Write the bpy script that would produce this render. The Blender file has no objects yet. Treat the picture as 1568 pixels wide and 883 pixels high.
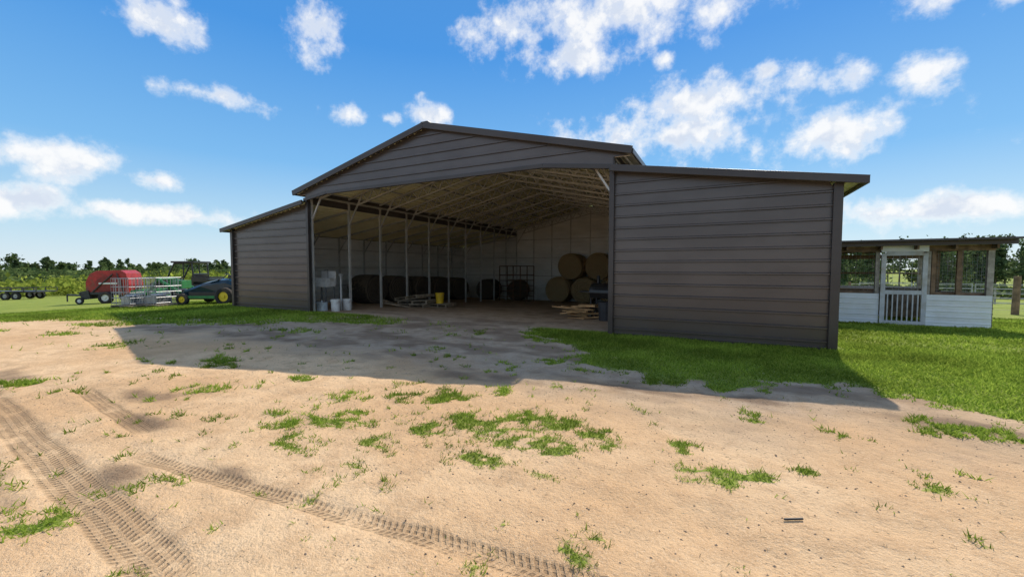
import bpy, math, random
import numpy as np
from mathutils import Vector, Matrix
random.seed(7); rng=np.random.default_rng(7)
sc=bpy.context.scene
sc.view_settings.view_transform='Standard'; sc.view_settings.look='None'; sc.view_settings.exposure=0
C=bpy.context.collection

# ------------------------------------------------------------ node helpers
class NT:
    def __init__(s,nt): s.nt=nt; s.N=nt.nodes; s.L=nt.links
    def new(s,t,**k):
        n=s.N.new(t)
        for a,b in k.items(): setattr(n,a,b)
        return n
    def put(s,sock,v):
        if v is None: return
        if isinstance(v,bpy.types.NodeSocket): s.L.new(v,sock)
        else: sock.default_value=v
    def m(s,op,a,b=None,c=None,clamp=False):
        n=s.new('ShaderNodeMath',operation=op,use_clamp=clamp)
        s.put(n.inputs[0],a); s.put(n.inputs[1],b); s.put(n.inputs[2],c)
        return n.outputs[0]
    def ss(s,x,a,b,lo=0.0,hi=1.0):
        n=s.new('ShaderNodeMapRange',interpolation_type='SMOOTHSTEP')
        s.put(n.inputs[0],x); s.put(n.inputs[1],a); s.put(n.inputs[2],b); s.put(n.inputs[3],lo); s.put(n.inputs[4],hi)
        return n.outputs[0]
    def mix(s,f,a,b,bt='MIX'):
        n=s.new('ShaderNodeMix',data_type='RGBA',blend_type=bt)
        s.put(n.inputs[0],f)
        for i,v in ((6,a),(7,b)):
            if isinstance(v,(tuple,list)) and len(v)==3: v=(*v,1)
            s.put(n.inputs[i],v)
        return n.outputs[2]
    def noise(s,vec,scale,detail=4,rough=.55,dim='3D'):
        n=s.new('ShaderNodeTexNoise',noise_dimensions=dim)
        s.put(n.inputs['Vector'],vec); n.inputs['Scale'].default_value=scale
        n.inputs['Detail'].default_value=detail; n.inputs['Roughness'].default_value=rough
        return n.outputs[0]
def newmat(name):
    m=bpy.data.materials.new(name); m.use_nodes=True
    t=NT(m.node_tree); b=m.node_tree.nodes['Principled BSDF']
    return m,t,b
def pos(t): return t.new('ShaderNodeNewGeometry').outputs['Position']
def simple(name,col,rough=.6,metal=0.0,var=.25,scale=6,bump=0.0,dirt=None):
    m,t,b=newmat(name)
    tc=t.new('ShaderNodeTexCoord').outputs['Object']
    n=t.noise(tc,scale,4,.6)
    f=t.ss(n,.3,.7)
    c=t.mix(f,tuple(x*(1-var) for x in col),tuple(min(1,x*(1+var)) for x in col))
    if dirt:
        c=t.mix(t.ss(t.noise(tc,scale*.35,4,.7),.48,.68,0,.75),c,dirt)
    t.L.new(c,b.inputs['Base Color'])
    b.inputs['Roughness'].default_value=rough; b.inputs['Metallic'].default_value=metal
    if bump:
        bn=t.new('ShaderNodeBump'); bn.inputs['Strength'].default_value=bump; bn.inputs['Distance'].default_value=.02
        t.L.new(t.noise(tc,scale*6,3,.6),bn.inputs['Height']); t.L.new(bn.outputs[0],b.inputs['Normal'])
    return m
def t_comb(t,v):
    n=t.new('ShaderNodeCombineColor')
    for i in range(3): t.L.new(v,n.inputs[i])
    return n.outputs[0]
def leafmat(name,c1,c2,trans=.25,rough=.6):
    m,t,b=newmat(name)
    g=t.new('ShaderNodeNewGeometry')
    c=t.mix(g.outputs['Random Per Island'],c1,c2)
    big=t.ss(t.noise(g.outputs['Position'],.6,3,.6),.35,.65,.68,1.25)
    c=t.mix(1.0,c,t_comb(t,big),'MULTIPLY')
    d=t.new('ShaderNodeBsdfDiffuse'); t.L.new(c,d.inputs[0])
    tr=t.new('ShaderNodeBsdfTranslucent'); t.L.new(c,tr.inputs[0])
    mx=t.new('ShaderNodeMixShader'); mx.inputs[0].default_value=trans
    t.L.new(d.outputs[0],mx.inputs[1]); t.L.new(tr.outputs[0],mx.inputs[2])
    t.L.new(mx.outputs[0],m.node_tree.nodes['Material Output'].inputs[0])
    m.node_tree.nodes.remove(b)
    return m

# ------------------------------------------------------------ mesh builder
class MB:
    def __init__(s): s.v=[]; s.f=[]; s.m=[]; s.mi=0
    def add(s,vs,fs):
        o=len(s.v); s.v+= [tuple(v) for v in vs]; s.f+=[tuple(i+o for i in f) for f in fs]; s.m+=[s.mi]*len(fs)
    def box(s,c,d,R=None):
        hx,hy,hz=d[0]/2,d[1]/2,d[2]/2
        P=[Vector((x,y,z)) for x in(-hx,hx) for y in(-hy,hy) for z in(-hz,hz)]
        if R is not None: P=[R@p for p in P]
        c=Vector(c); P=[p+c for p in P]
        s.add(P,[(0,1,3,2),(4,6,7,5),(0,4,5,1),(2,3,7,6),(0,2,6,4),(1,5,7,3)])
    def tube(s,a,b,r,n=4,r2=None,cap=True):
        a=Vector(a); b=Vector(b); d=(b-a)
        if d.length<1e-6: return
        d.normalize(); up=Vector((0,0,1)) if abs(d.z)<.95 else Vector((0,1,0))
        x=d.cross(up).normalized(); y=d.cross(x); r2=r if r2 is None else r2
        P=[];off=math.pi/4 if n==4 else 0; k=math.sqrt(2) if n==4 else 1
        for (p,rr) in((a,r),(b,r2)):
            for i in range(n):
                t=2*math.pi*i/n+off; P.append(p+(x*math.cos(t)+y*math.sin(t))*rr*k)
        F=[(i,(i+1)%n,n+(i+1)%n,n+i) for i in range(n)]
        if cap: F+=[tuple(reversed(range(n))),tuple(range(n,2*n))]
        s.add(P,F)
    def path(s,pts,r,n=6):
        for a,b in zip(pts[:-1],pts[1:]): s.tube(a,b,r,n)
    def extr(s,prof,y0,y1,M=None):
        n=len(prof); P=[Vector((x,y0,z)) for x,z in prof]+[Vector((x,y1,z)) for x,z in prof]
        if M is not None: P=[M@p for p in P]
        s.add(P,[(i,(i+1)%n,n+(i+1)%n,n+i) for i in range(n)]+[tuple(reversed(range(n))),tuple(range(n,2*n))])
    def wheel(s,c,r,w,tm,hm,ax='y',n=20):
        prof=[(.55,.5),(.85,.5),(.97,.38),(1,.15),(1,-.15),(.97,-.38),(.85,-.5),(.55,-.5)]
        P=[];c=Vector(c)
        for i in range(n):
            t=2*math.pi*i/n
            for rr,ww in prof:
                a,b=math.cos(t)*rr*r,math.sin(t)*rr*r
                P.append(c+(Vector((a,ww*w,b)) if ax=='y' else Vector((ww*w,a,b))))
        k=len(prof); F=[]
        for i in range(n):
            for j in range(k-1):
                F.append((i*k+j,i*k+j+1,((i+1)%n)*k+j+1,((i+1)%n)*k+j))
        s.mi=tm; s.add(P,F); s.mi=hm
        d=Vector((0,w*.3,0)) if ax=='y' else Vector((w*.3,0,0))
        s.tube(c-d,c+d,r*.57,n); s.tube(c-d*1.5,c+d*1.5,r*.18,10)
    def ribbed(s,O,T,S,N,smax,tr,pitch=.228,h=.034,s0=0.0):
        O,T,S,N=map(Vector,(O,T,S,N)); pts=[]
        k=0
        while True:
            b=s0+k*pitch
            for ds,nn in((0,0),(pitch*.78,0),(pitch*.82,h),(pitch*.93,h)):
                if b+ds<smax-1e-4: pts.append((b+ds,nn))
            k+=1
            if b+pitch>=smax: break
        pts.append((smax,0)); 
        V=[]
        for ss_,nn in pts:
            a,b=tr(ss_)
            V+=[O+T*a+S*ss_+N*nn,O+T*b+S*ss_+N*nn]
        s.add(V,[(2*i,2*i+1,2*i+3,2*i+2) for i in range(len(pts)-1)])
    def done(s,name,mats,parent=None,smooth=False,bevel=0):
        me=bpy.data.meshes.new(name); me.from_pydata(s.v,[],s.f)
        for m in (mats if isinstance(mats,(list,tuple)) else [mats]): me.materials.append(m)
        me.polygons.foreach_set('material_index',s.m)
        if smooth: me.polygons.foreach_set('use_smooth',[True]*len(s.f))
        me.update(); o=bpy.data.objects.new(name,me); C.objects.link(o)
        if parent: o.parent=parent
        if bevel:
            md=o.modifiers.new('b','BEVEL'); md.width=bevel; md.segments=2; md.limit_method='ANGLE'
        return o
def empty(name,loc=(0,0,0),rz=0,s=1):
    e=bpy.data.objects.new(name,None); C.objects.link(e); e.location=loc; e.rotation_euler=(0,0,rz); e.scale=(s,s,s); return e
def raw(name,V,F4,mat,k=4):
    V=np.asarray(V,dtype=np.float32).reshape(-1,3); nf=len(V)//k
    me=bpy.data.meshes.new(name); me.vertices.add(len(V)); me.vertices.foreach_set('co',V.ravel())
    me.loops.add(nf*k); me.loops.foreach_set('vertex_index',np.arange(nf*k,dtype=np.int32))
    me.polygons.add(nf); me.polygons.foreach_set('loop_start',np.arange(nf,dtype=np.int32)*k)
    me.polygons.foreach_set('loop_total',np.full(nf,k,dtype=np.int32))
    me.materials.append(mat); me.update(calc_edges=True)
    o=bpy.data.objects.new(name,me); C.objects.link(o); return o

# ------------------------------------------------------------ terrain & noise
def h2(ix,iy,seed):
    v=np.sin(ix*127.1+iy*311.7+seed*74.7)*43758.5453
    return v-np.floor(v)
def vn(x,y,seed=0):
    x=np.asarray(x,float);y=np.asarray(y,float)
    ix=np.floor(x);iy=np.floor(y);fx=x-ix;fy=y-iy
    fx=fx*fx*(3-2*fx);fy=fy*fy*(3-2*fy)
    return (h2(ix,iy,seed)*(1-fx)+h2(ix+1,iy,seed)*fx)*(1-fy)+(h2(ix,iy+1,seed)*(1-fx)+h2(ix+1,iy+1,seed)*fx)*fy
def fbm(x,y,seed=0,o=4):
    r=0;a=.5;tot=0
    for i in range(o):
        c,s=math.cos(.6*i),math.sin(.6*i)
        r=r+a*vn((x*c-y*s)*2**i,(x*s+y*c)*2**i,seed+i*3);tot+=a;a*=.55
    return r/tot
def sm(x,a,b):
    t=np.clip((x-a)/(b-a),0,1); return t*t*(3-2*t)
def zbase(x,y):
    x=np.asarray(x,float);y=np.asarray(y,float)
    s=np.maximum(np.maximum(y-8.8,.9*(-x-16)),0)
    return -.041*np.minimum(s,75)-1.0*(1-np.exp(-np.maximum(s-75,0)/60))
def track(x,y):
    r=0
    for (x0,y0,sl,xa,xb,w) in TR:
        d=np.abs(y-(y0+sl*(x-x0))); r=np.maximum(r,(1-sm(d,w*.7,w*1.15))*sm(x,xa-.4,xa+.2)*(1-sm(x,xb-.3,xb+.3)))
    return r
TR=[(-5.44,1.16,-.085,-9,-2.0,.13),(-3.1,1.46,.087,-4.0,.2,.075),(-5.44,1.75,-.12,-6.6,-4.2,.09)]
def zg(x,y):
    d=np.hypot(x,y); k=np.clip(1.3-d/16,0,1)
    return zbase(x,y)+k*((fbm(x*1.3,y*1.3,5)-.5)*.06+(fbm(x*5,y*5,9,3)-.5)*.028)-.016*track(x,y)
def Z(x,y): return float(zg(np.array([x]),np.array([y]))[0])
PATCH=[(-3.54,3.06,.44),(-2.57,3.48,.44),(-2.08,3.98,.34),(-3.41,2.31,.4),(-2.9,2.1,.4),(-2.44,2.29,.34),(-2.29,2.81,.34),(-1.97,3.05,.38),(-1.64,2.93,.4),
(-1.17,2.97,.48),(-1.06,3.36,.4),(.395,4.29,.26),(-.286,3.39,.22),(-2.28,2.02,.2),(-4.2,2.03,.36),(-3.05,1.11,.34),(-3.12,1.29,.2),(-.563,2.0,.16),(-.6,1.84,.15),
(.543,3.32,.14),(1.88,4.75,.5),(1.49,3.73,.14),(-3.2,.78,.3),(-8.19,5.85,.65),(-12.4,3.22,.7),(-2.28,5.64,.34),(-14,2.6,.5),(-5.2,2.5,.3),(-4.6,3.3,.26),(-3.0,2.6,.38),(-7.5,1.6,.35),(-.1,3.0,.22),(.2,3.1,.18),(-.5,3.7,.22),(.9,4.2,.2),(1.2,3.4,.14),(-1.5,2.5,.22),(.1,2.5,.12),(-9.5,3.3,.5),(-6.5,3.4,.4),(-3.0,3.3,.34),(-1.5,3.4,.34)]
def gmask(x,y):
    n=fbm(x*.9,y*.9,1,5); n2=fbm(x*4.2,y*4.2,2,4); n3=fbm(x*13,y*13,77,2)
    bl=np.interp(x,[-60,-17.4,-12.8,-9.1,-5.9,-4.9,-4.7],[2.0,2.8,4.3,6.4,7.8,9.5,99])
    br=np.interp(x,[-4.4,-4.2,-3.6,-2.4,-1.07,-.35,1.47,2.54,8,40],[99,8.9,7.6,6.3,5.4,5.1,5.5,5.3,5.2,3])
    a=(y-bl)+(n-.5)*2.6+(n2-.5)*1.2; a=sm(a,-.15,.7)*np.where(x>-17,1-.55*sm(n2,.42,.62)*(1-sm(y-bl,1.6,3.5)),1)
    b=(y-br)+(n-.5)*1.9+(n2-.5)*1.5; b=sm(b,-.15,.6)
    g=np.maximum(a,b)
    inside=sm(y,8.5,9.3)*sm(x,-15.6,-15.4)*(1-sm(x,1.5,1.7))*(1-sm(y,23,23.2))
    g=g*(1-inside)
    g=g*(1-.8*sm(y,7.2,8.3)*sm(x,-8.6,-7.2)*(1-sm(x,-4.4,-3.6))*(1-sm(y,23,24)))
    p=0
    for (px,py,r) in PATCH:
        d=((x-px)**2+((y-py)*1.45)**2)/(r*r); p=np.maximum(p,np.exp(-d*1.1))
    p=sm(p*1.22+(n2-.5)*2.4,.42,1.2)*sm(n3,.26,.58)*.95
    q=sm(n,.50,.64)*sm(n2,.48,.66)*.6*sm(y,4.6,6)*sm(x,-12,-10)*(1-sm(x,-2,-.5))*sm(n3,.3,.6)
    t=sm(fbm(x*6,y*6,21,2),.68,.82)*.6*sm(fbm(x*.7,y*.7,31,2),.36,.58)*sm(n3,.35,.6)
    far=sm(y,30,34)
    return np.clip(np.maximum.reduce([g,p*(y<9),t*(y<8),q*(y<8.5),far]),0,1)
def axis(lo,hi,st,fl,fh,ratio=1.1):
    a=list(np.arange(lo,hi+1e-6,st)); s=st;x=hi
    while x<fh: s*=ratio; x+=s; a.append(x)
    s=st;x=lo;b=[]
    while x>fl: s*=ratio; x-=s; b.append(x)
    return np.array(b[::-1]+a)
gx=axis(-15,8,.06,-1500,1500,1.09); gy=axis(.3,9.5,.05,-400,1800,1.08)
XX,YY=np.meshgrid(gx,gy); xf=XX.ravel();yf=YY.ravel(); zf=zg(xf,yf)
nx,ny=len(gx),len(gy)
idx=np.arange(nx*ny).reshape(ny,nx)
F=np.stack([idx[:-1,:-1],idx[:-1,1:],idx[1:,1:],idx[1:,:-1]],-1).reshape(-1,4).astype(np.int32)
me=bpy.data.meshes.new('ground'); me.vertices.add(nx*ny); me.vertices.foreach_set('co',np.stack([xf,yf,zf],1).astype(np.float32).ravel())
me.loops.add(F.size); me.loops.foreach_set('vertex_index',F.ravel()); me.polygons.add(len(F))
me.polygons.foreach_set('loop_start',np.arange(len(F),dtype=np.int32)*4); me.polygons.foreach_set('loop_total',np.full(len(F),4,dtype=np.int32))
me.polygons.foreach_set('use_smooth',np.ones(len(F),dtype=bool)); me.update(calc_edges=True)
at=me.attributes.new('grass','FLOAT','POINT'); at.data.foreach_set('value',gmask(xf,yf).astype(np.float32))
packed_shade=sm(yf+(fbm(xf*.6,yf*.6,40)-.5)*2.0,3.6,5.6)*sm(xf,-15.5,-12.5)*(1-sm(xf,1.0,3.5))  # packed earth before the barn, plus shadow grey painted into the sand colour
at=me.attributes.new('packed_shade','FLOAT','POINT'); at.data.foreach_set('value',packed_shade.astype(np.float32))
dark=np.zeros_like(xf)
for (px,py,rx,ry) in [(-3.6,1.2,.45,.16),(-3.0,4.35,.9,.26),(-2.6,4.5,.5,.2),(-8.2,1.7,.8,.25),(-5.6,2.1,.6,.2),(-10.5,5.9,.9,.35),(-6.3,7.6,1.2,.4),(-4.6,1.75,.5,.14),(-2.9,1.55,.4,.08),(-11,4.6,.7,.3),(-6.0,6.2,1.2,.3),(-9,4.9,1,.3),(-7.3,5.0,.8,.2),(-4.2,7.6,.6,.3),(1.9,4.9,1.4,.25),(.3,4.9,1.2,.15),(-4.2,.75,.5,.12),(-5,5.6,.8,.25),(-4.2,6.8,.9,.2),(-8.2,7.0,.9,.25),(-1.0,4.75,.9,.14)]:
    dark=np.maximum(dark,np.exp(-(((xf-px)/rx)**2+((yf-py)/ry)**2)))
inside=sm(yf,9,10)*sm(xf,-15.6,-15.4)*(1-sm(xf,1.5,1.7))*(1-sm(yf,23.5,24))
blot=packed_shade*sm(fbm(xf*1.1,yf*2.0,91,5),.53,.68)*.8
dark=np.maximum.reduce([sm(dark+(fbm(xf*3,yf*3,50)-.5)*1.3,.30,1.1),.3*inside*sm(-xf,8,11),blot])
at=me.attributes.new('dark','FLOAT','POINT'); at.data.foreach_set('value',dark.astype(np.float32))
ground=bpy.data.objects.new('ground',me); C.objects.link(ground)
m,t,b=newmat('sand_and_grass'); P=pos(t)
def attr(n):
    a=t.new('ShaderNodeAttribute'); a.attribute_name=n; return a.outputs['Fac']
nA=t.noise(P,.45,3,.6); nB=t.noise(P,3.5,5,.7); nC=t.noise(P,45,4,.75); nD=t.noise(P,170,1,.6)
sand=t.mix(t.ss(nA,.35,.65),(.68,.42,.215),(.82,.56,.32))
sand=t.mix(t.ss(nB,.42,.66,0,.65),sand,(.56,.345,.18))
sand=t.mix(t.ss(nC,.52,.74,0,.6),sand,(.33,.205,.115))
sand=t.mix(t.ss(nD,.56,.72,0,.6),sand,(.90,.70,.47))
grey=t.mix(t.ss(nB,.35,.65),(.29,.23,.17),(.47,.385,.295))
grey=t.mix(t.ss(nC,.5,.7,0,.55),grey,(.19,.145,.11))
col=t.mix(t.m('MULTIPLY',attr('packed_shade'),.78),sand,grey)
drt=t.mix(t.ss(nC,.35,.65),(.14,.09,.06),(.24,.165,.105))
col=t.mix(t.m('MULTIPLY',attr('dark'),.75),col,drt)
sep=t.new('ShaderNodeSeparateXYZ'); t.L.new(P,sep.inputs[0]); X,Y=sep.outputs[0],sep.outputs[1]
height=t.m('MULTIPLY',nC,.015); height=t.m('ADD',height,t.m('MULTIPLY',nD,.004)); height=t.m('ADD',height,t.m('MULTIPLY',nB,.045))
brk=t.ss(nB,.36,.5,.25,1)
for (x0,y0,sl,xa,xb,w) in TR:
    d=t.m('SUBTRACT',Y,t.m('ADD',y0-sl*x0,t.m('MULTIPLY',X,sl)))
    d=t.m('ADD',d,t.m('MULTIPLY',t.m('SUBTRACT',nA,.5),.12))
    ad=t.m('ABSOLUTE',d)
    msk=t.m('MULTIPLY',t.ss(ad,w*.8,w*1.05,1,0),t.m('MULTIPLY',t.ss(X,xa,xa+.5),t.ss(X,xb-.4,xb,1,0)))
    msk=t.m('MULTIPLY',msk,brk)
    st=t.m('SINE',t.m('ADD',t.m('MULTIPLY',t.m('ADD',X,t.m('MULTIPLY',ad,.55)),150),t.m('MULTIPLY',nB,6)))
    lug=t.ss(t.m('SINE',t.m('MULTIPLY',d,6.283*2/w)),-.5,.1,.35,1)
    gro=t.m('MULTIPLY',t.m('MULTIPLY',t.ss(st,-.4,.6),lug),msk)
    height=t.m('ADD',height,t.m('MULTIPLY',gro,-.014))
    col=t.mix(t.m('MULTIPLY',gro,.6),col,(.2,.125,.07))
    col=t.mix(t.m('MULTIPLY',msk,.35),col,(.34,.22,.12))
gn=t.noise(P,28,4,.7); gA=t.noise(P,.8,4,.65)
gcol=t.mix(t.ss(gn,.35,.65),(.10,.17,.018),(.26,.36,.04))
gcol=t.mix(t.ss(gA,.4,.62,0,.5),gcol,(.32,.36,.06))
gf=t.m('ADD',attr('grass'),t.m('MULTIPLY',t.m('SUBTRACT',gn,.5),1.3))
gf=t.ss(gf,.44,.8)
col=t.mix(t.m('MULTIPLY',gf,.9),col,gcol)
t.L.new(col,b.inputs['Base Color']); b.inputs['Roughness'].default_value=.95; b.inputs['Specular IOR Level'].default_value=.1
bn=t.new('ShaderNodeBump'); bn.inputs['Strength'].default_value=.85; bn.inputs['Distance'].default_value=1.0
t.L.new(height,bn.inputs['Height']); t.L.new(bn.outputs[0],b.inputs['Normal'])
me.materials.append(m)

# ------------------------------------------------------------ grass blades
def blades(name,x,y,h,w,mat):
    n=len(x); z=zg(x,y)-.004; a=rng.uniform(0,2*math.pi,n); l=rng.uniform(0,2*math.pi,n); ln=h*rng.uniform(.3,1.4,n)
    dx,dy=np.cos(a)*w,np.sin(a)*w
    V=np.empty((n,3,3)); V[:,0]=np.stack([x-dx,y-dy,z],1); V[:,1]=np.stack([x+dx,y+dy,z],1)
    V[:,2]=np.stack([x+np.cos(l)*ln,y+np.sin(l)*ln,z+h],1)
    return raw(name,V,None,mat,3)
gm=leafmat('grass_blade',(.12,.20,.02),(.40,.50,.08),.5)
def scat(n,x0,x1,y0,y1,thr=.35,p=1.3):
    x=rng.uniform(x0,x1,n);y=rng.uniform(y0,y1,n);g=gmask(x,y); k=(g>thr)&(rng.random(n)<g**p); return x[k],y[k]
xa,ya=scat(400000,-8,3.2,.6,5.3,.14,1.1)
xb,yb=scat(200000,-5,8,5,9.5); xc,yc=scat(110000,1.5,14,8,22); xd,yd=scat(170000,-22,-4,2.2,11,.2)
xs=np.concatenate([xa,xb,xc,xd]); ys=np.concatenate([ya,yb,yc,yd])
bad=(xs>-15.7)&(xs<1.9)&(ys>8.55); xs=xs[~bad];ys=ys[~bad]
d=np.hypot(xs,ys); hh=(.012+.0030*np.minimum(d,10))*rng.uniform(.4,1.8,len(xs))*(.55+.9*fbm(xs*1.6,ys*1.6,88)); ww=.0022+.0008*d
blades('grass',xs,ys,hh,ww,gm)

n=3600
px=rng.uniform(-7,3.5,n);py=rng.uniform(.6,5.5,n);pz=zg(px,py);s=rng.uniform(.002,.008,n)
O=np.array([[1,0,0],[0,1,0],[-1,0,0],[0,-1,0],[0,0,.8],[0,0,-.8]]); T=[(0,1,4),(1,2,4),(2,3,4),(3,0,4)]
V=[]
for tr in T: V.append(np.stack([np.stack([px,py,pz],1)+O[i]*s[:,None]*rng.uniform(.7,1.4,(n,1)) for i in tr],1))
raw('pebbles',np.concatenate(V),None,simple('pebble',(.3,.22,.15),.9,var=.5,scale=9),3)
n=4000; px=rng.uniform(-7,3.5,n);py=rng.uniform(.6,6.5,n);pz=zg(px,py)+.003;a=rng.uniform(0,6.28,n);l=rng.uniform(.01,.045,n)
V=np.empty((n,3,3));V[:,0]=np.stack([px,py,pz],1);V[:,1]=np.stack([px+np.cos(a)*l,py+np.sin(a)*l,pz+.004],1);V[:,2]=np.stack([px+np.cos(a)*l*.5-np.sin(a)*.003,py+np.sin(a)*l*.5+np.cos(a)*.003,pz+.004],1)
raw('dry_straw_litter',V,None,simple('straw_litter',(.3,.22,.12),.9,var=.6,scale=9),3)
b=MB(); b.tube((.34,2.62,Z(.34,2.62)+.010),(.43,2.66,Z(.43,2.66)+.010),.006,6); b.done('stick',simple('stick_wood',(.03,.025,.02)))

# ------------------------------------------------------------ barn
def siding(name,c1,c2,rough=.42,metal=.25,dirt=(.2,.15,.11),zd=.9):
    m,t,b=newmat(name); P=pos(t)
    mp=t.new('ShaderNodeMapping'); t.L.new(P,mp.inputs[0]); mp.inputs[3].default_value=(1,1,2)
    c=t.mix(t.ss(t.noise(mp.outputs[0],.9,3,.6),.35,.65),c1,c2)
    sp=t.new('ShaderNodeSeparateXYZ'); t.L.new(P,sp.inputs[0])
    f=t.m('MULTIPLY',t.ss(sp.outputs[2],-.1,zd,1,0),t.ss(t.noise(P,2.2,4,.7),.3,.75,.15,.55))
    c=t.mix(f,c,dirt)
    c=t.mix(t.ss(t.noise(P,14,3,.7),.6,.75,0,.15),c,dirt)
    t.L.new(c,b.inputs['Base Color']); b.inputs['Roughness'].default_value=rough; b.inputs['Metallic'].default_value=metal
    return m
mOut=siding('brown_metal_siding',(.092,.080,.076),(.108,.095,.090),.30,.45,dirt=(.12,.085,.06),zd=1.0)
mTrim=siding('dark_metal_trim',(.040,.034,.032),(.052,.046,.044),.35,.2,dirt=(.09,.065,.05))
mIn=siding('galvanised_siding_inside',(.72,.71,.67),(.82,.81,.77),.45,.0,dirt=(.42,.36,.27),zd=.6)
mRoofIn=siding('roof_underside',(.80,.74,.46),(.90,.85,.58),.45,.0,dirt=(.4,.33,.2),zd=.3)
mFrame=simple('galvanised_steel_frame',(.50,.49,.46),.4,.3,.15,3)
barn=empty('metal_barn',(0,0,0))
XL0,XL,XR,XR0=-15.45,-11.42,-2.0,1.66; XC=-6.71; Y0=8.5; Y1=23.07; YF=8.28
zr=lambda x: 4.98-.247*abs(x-XC)
zl=lambda x: 3.43-.155*(XL-x) if x<XL else 3.43-.155*(x-XR)
def wingwall(b,x0,x1,y,ny,zb,off=0):
    inner,outer=(x1,x0) if x0<-5 else (x0,x1)
    def tr(s):
        z=zb+s; lim=(3.43-.03-z)/.155
        L=abs(outer-inner)
        if lim>=L: return (x0,x1)
        lim=max(lim,0)
        return (x1-lim,x1) if inner==x1 else (x0,x0+lim)
    b.ribbed((0,y+off,zb),(1,0,0),(0,0,1),(0,ny,0),3.40-zb,tr)
b=MB()
wingwall(b,XL0,XL,Y0,-1,-.06); wingwall(b,XR,XR0,Y0,-1,-.06)
def gab(s,zb=3.62):
    z=zb+s; l=(4.98-.03-z)/.247; l=min(max(l,0),5.05); return (XC-l,XC+l)
b.ribbed((0,Y0-.1,3.62),(1,0,0),(0,0,1),(0,-1,0),4.94-3.62,gab)
b.add([(XL,Y0-.1,3.44),(XL+1.0,Y0-.1,3.62),(XL,Y0-.1,3.62)],[(0,1,2)]); b.add([(XR,Y0-.1,3.42),(XR,Y0-.1,3.62),(XR-1.5,Y0-.1,3.62)],[(0,1,2)])
b.ribbed((XL0,0,-.75),(0,1,0),(0,0,1),(-1,0,0),3.5,lambda s:(Y0,Y1)); b.ribbed((XR0,0,-.75),(0,1,0),(0,0,1),(1,0,0),3.55,lambda s:(Y0,Y1))
wingwall(b,XL0,XL,Y1,1,-.75); wingwall(b,XR,XR0,Y1,1,-.75)
def gb2(s):
    z=-.75+s
    if z<3.6: return (XL,XR)
    l=(4.95-z)/.247; l=min(max(l,0),4.7); return (XC-l,XC+l)
b.ribbed((0,Y1,-.75),(1,0,0),(0,0,1),(0,1,0),5.65,gb2)
for x,s in((XL,-1),(XR,1)): b.ribbed((x,0,3.36),(0,1,0),(0,0,1),(s,0,0),.4,lambda q:(Y0-.08,Y1))
b.done('siding_outside',mOut,barn)
b=MB()
o=.045
wingwall(b,XL0+o,XL,Y0,1,-.06,o); wingwall(b,XR,XR0-o,Y0,1,-.06,o)
b.ribbed((0,Y0-.1+o,3.62),(1,0,0),(0,0,1),(0,1,0),4.9-3.62,gab)
b.ribbed((XL0+o,0,-.75),(0,1,0),(0,0,1),(1,0,0),3.46,lambda s:(Y0+o,Y1-o)); b.ribbed((XR0-o,0,-.75),(0,1,0),(0,0,1),(-1,0,0),3.5,lambda s:(Y0+o,Y1-o))
wingwall(b,XL0+o,XL,Y1,-1,-.75,-o); wingwall(b,XR,XR0-o,Y1,-1,-.75,-o)
b.ribbed((0,Y1-o,-.75),(1,0,0),(0,0,1),(0,-1,0),5.6,gb2)
b.done('siding_inside',mIn,barn)
def slope(b,xi,zi,xo,zo,n,off):
    v=Vector((xo-xi,0,zo-zi)); L=v.length; S=v.normalized(); N=Vector((-S.z,0,S.x)); 
    if N.z<0: N=-N
    b.ribbed(Vector((xi,0,zi))+N*off,(0,1,0),S,N*n,L,lambda s:(YF,Y1+.2),h=.026)
mRoof=siding('brown_metal_roof',(.10,.085,.08),(.14,.12,.11),.4,.3,zd=0)
bo,bi=MB(),MB()
E=5.08
for bb,n,of in((bo,1,.0),(bi,-1,-.04)):
    slope(bb,XC,4.98,XC-E,4.98-.247*E,n,of); slope(bb,XC,4.98,XC+E,4.98-.247*E,n,of)
    slope(bb,XL-.01,3.43,XL0-.36,3.43-.155*4.4,n,of); slope(bb,XR+.01,3.43,XR0+.34,3.43-.155*4.0,n,of)
bo.done('roof_outside',mRoof,barn); bi.done('roof_inside',mRoofIn,barn)
b=MB()
def bar(b,p,q,h,w):
    p=Vector(p);q=Vector(q);d=(q-p);L=d.length;d.normalize(); side=Vector((0,1,0)) if abs(d.y)<.5 else Vector((1,0,0))
    up=side.cross(d); 
    if up.z<0: up=-up
    R=Matrix((d,side,up)).transposed(); b.box((p+q)/2,(L,w,h),R)
dz=-.045
for s in(-1,1):
    bar(b,(XC+.0*s,YF-.02,4.98+dz+.01),(XC+s*(E+.03),YF-.02,4.98-.247*E+dz),.15,.05)
    bar(b,(XC+s*(E+.03),YF+.01,4.98-.247*E-.05),(XC+s*(E+.03),Y1+.2,4.98-.247*E-.05),.1,.04)
    bar(b,(XC,YF+.07,3.6),(XC+s*3.2,YF+.07,3.6),.09,.06)
bar(b,(XC+3.2,YF+.07,3.6),(XR,YF+.07,3.42),.09,.06); bar(b,(XC-3.7,YF+.07,3.6),(XL,YF+.07,3.46),.09,.06); bar(b,(XC-3.7,YF+.07,3.6),(XC-3.2,YF+.07,3.6),.09,.06)
bar(b,(XL+.03,YF-.02,3.43+dz),(XL0-.38,YF-.02,3.43-.155*4.41+dz),.13,.05); bar(b,(XR-.03,YF-.02,3.43+dz),(XR0+.36,YF-.02,3.43-.155*4.02+dz),.13,.05)
bar(b,(XL0-.38,YF+.01,2.7),(XL0-.38,Y1+.2,2.7),.1,.04); bar(b,(XR0+.36,YF+.01,2.76),(XR0+.36,Y1+.2,2.76),.1,.04)
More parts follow.
